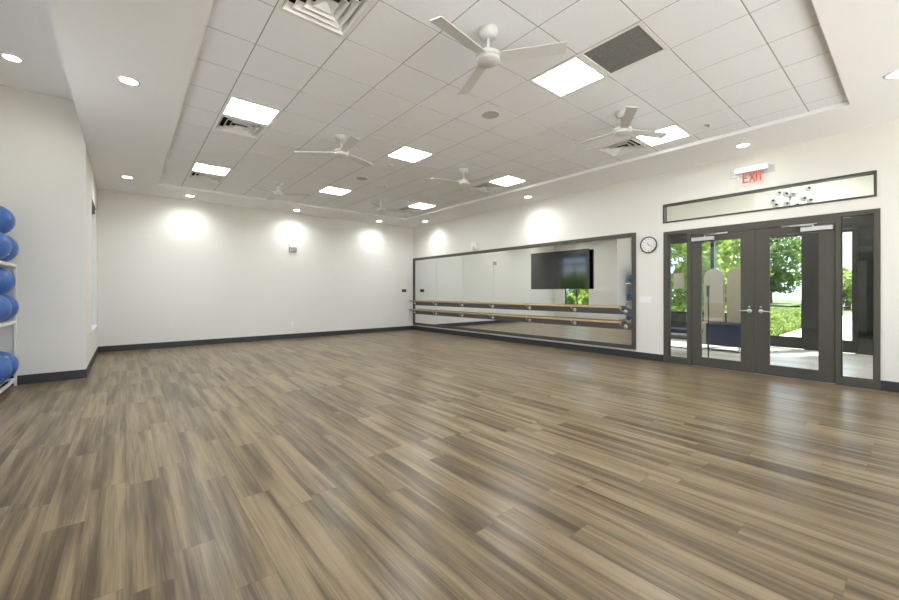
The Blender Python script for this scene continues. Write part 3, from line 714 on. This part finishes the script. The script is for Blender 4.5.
TREES = [('leafy_tree', 16.6, 5.6, 4.6, 1.7, 26, 6500, .20, 'leaf', 'bright green leafy tree behind the hedge, seen through the right door', 11, -.09, .12),
         ('leafy_tree', 21.0, 6.3, 4.4, 1.7, 24, 5000, .20, 'leaf', 'rounded green tree over the far end of the hedge', 12, -.09, .1),
         ('leafy_tree', 20.6, 10.4, 7.5, 2.8, 26, 6000, .26, 'leaf2', 'tallest dark green tree behind the trees at the hedge', 13, -.09, .1),
         ('leafy_tree', 14.6, 9.4, 5.0, 1.8, 22, 5000, .22, 'leaf', 'green tree seen through the left door glass', 14),
         ('leafy_tree', 13.2, 12.8, 5.4, 1.3, 18, 4000, .2, 'leaf2', 'narrow green tree seen through the left sidelight', 15),
         ('leafy_tree', 26.0, 6.9, 5.2, 2.4, 22, 4500, .26, 'leaf', 'pale green tree far down the path', 16, -.09, .08),
         ('leafy_tree', 44.0, 3.6, 2.7, 2.6, 26, 4000, .4, 'leaf', 'low distant tree at the end of the path', 17),
         ('leafy_tree', 62.0, 12.0, 8.0, 5.0, 30, 4500, .6, 'leaf2', 'distant dark tree behind the path trees', 18),
         ('leafy_tree', 42.0, -4.0, 2.4, 2.6, 26, 4000, .4, 'leaf', 'low distant tree right of the path', 19),
         ('garden_tree', -6.2, 13.4, 2.3, 1.2, 26, 6000, .2, 'leaf', 'green tree outside the left window, nearer one', 20),
         ('garden_tree', -8.0, 17.6, 2.3, 1.3, 24, 5000, .2, 'leaf2', 'green tree outside the left window, farther one', 21),
         ('garden_tree', -12.5, 21.5, 2.7, 1.9, 26, 5500, .26, 'leaf', 'tallest green tree far outside the left window', 22)]
for q, (x, y) in enumerate(((-3.2, 12.0), (-4.6, 14.6), (-5.6, 18.2), (-10.4, 15.6), (-2.6, 10.0))):
    TREES.append(('garden_shrub', x, y, 1.25, .85, 18, 3500, .13, 'leaf2' if q % 2 else 'leaf', 'low green shrub outside the left window, seen in the wall mirror', 40 + q, -.09, .08))
for a in TREES: tree(*a)
rnd = random.Random(31)
hd = tag(thing('hedge', (17, 3.2, -.09)), 'clipped low green hedge along the path outside', 'hedge')
hm = MB(); pts = []
for _ in range(15000):
    f_ = rnd.random(); X_ = rnd.uniform(12.6, 26)
    if f_ < .5: p = Vector((X_, 2.88 + rnd.gauss(0, .05), rnd.uniform(-.05, .60)))
    elif f_ < .85: p = Vector((X_, rnd.uniform(2.88, 3.7), .62 + rnd.gauss(0, .04)))
    else: p = Vector((X_, 3.7 + rnd.gauss(0, .05), rnd.uniform(-.05, .6)))
    pts.append(p)
leaves(hm, pts, .10, rnd); hm.build('foliage', M['hedgeleaf'], hd)
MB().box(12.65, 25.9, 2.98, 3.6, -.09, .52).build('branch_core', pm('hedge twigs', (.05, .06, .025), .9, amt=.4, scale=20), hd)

# ------------------------------------------------------------------ light
W = bpy.data.worlds.new('sky'); S.world = W; W.use_nodes = True
N, L = W.node_tree.nodes, W.node_tree.links
bg = N['Background']
tc = N.new('ShaderNodeTexCoord'); sp = N.new('ShaderNodeSeparateXYZ'); L.new(tc.outputs['Generated'], sp.inputs[0])
gr = N.new('ShaderNodeValToRGB'); L.new(sp.outputs[2], gr.inputs[0])
gr.color_ramp.elements[0].position = 0; gr.color_ramp.elements[0].color = (.60, .74, .95, 1); gr.color_ramp.elements[1].position = .6; gr.color_ramp.elements[1].color = (.13, .28, .66, 1)
no = N.new('ShaderNodeTexNoise'); no.inputs['Scale'].default_value = 5.5; no.inputs['Detail'].default_value = 7; no.inputs['Roughness'].default_value = .6
mp = N.new('ShaderNodeMapping'); mp.inputs['Scale'].default_value = (1, 1, 2.2); mp.inputs['Location'].default_value = (.3, .7, .1); L.new(tc.outputs['Generated'], mp.inputs[0]); L.new(mp.outputs[0], no.inputs['Vector'])
cr = N.new('ShaderNodeValToRGB'); L.new(no.outputs['Fac'], cr.inputs[0]); cr.color_ramp.elements[0].position = .46; cr.color_ramp.elements[1].position = .60
mx_ = N.new('ShaderNodeMixRGB'); L.new(cr.outputs[0], mx_.inputs[0]); L.new(gr.outputs[0], mx_.inputs[1]); mx_.inputs[2].default_value = (1, 1, 1.0, 1)
L.new(mx_.outputs[0], bg.inputs[0]); bg.inputs[1].default_value = 2.5
sl = bpy.data.lights.new('sun', 'SUN'); sl.energy = 21; sl.angle = R(1.5); sl.color = (1, .96, .88)
so = bpy.data.objects.new('sun', sl); COL.objects.link(so)
so.rotation_euler = Vector((.55, -.25, .85)).to_track_quat('Z', 'Y').to_euler()

# ------------------------------------------------------------------ camera
cam = bpy.data.cameras.new('camera'); co = bpy.data.objects.new('camera', cam); COL.objects.link(co)
cam.sensor_width = 36; cam.lens = 389.55 / 899 * 36; cam.shift_y = -(300 - 292.17) / 899; cam.clip_start = .05; cam.clip_end = 300
co.location = (0, 0, EYE); co.rotation_euler = (PI / 2, 0, -.6928)
S.camera = co
S.view_settings.view_transform = 'Standard'; S.view_settings.look = 'None'; S.view_settings.gamma = 1; S.view_settings.use_curve_mapping = False
S.view_settings.exposure = .33
S.cycles.max_bounces = 10; S.cycles.diffuse_bounces = 6; S.cycles.glossy_bounces = 5; S.cycles.transparent_max_bounces = 12
S.cycles.sample_clamp_indirect = 6; S.cycles.caustics_reflective = False; S.cycles.caustics_refractive = False
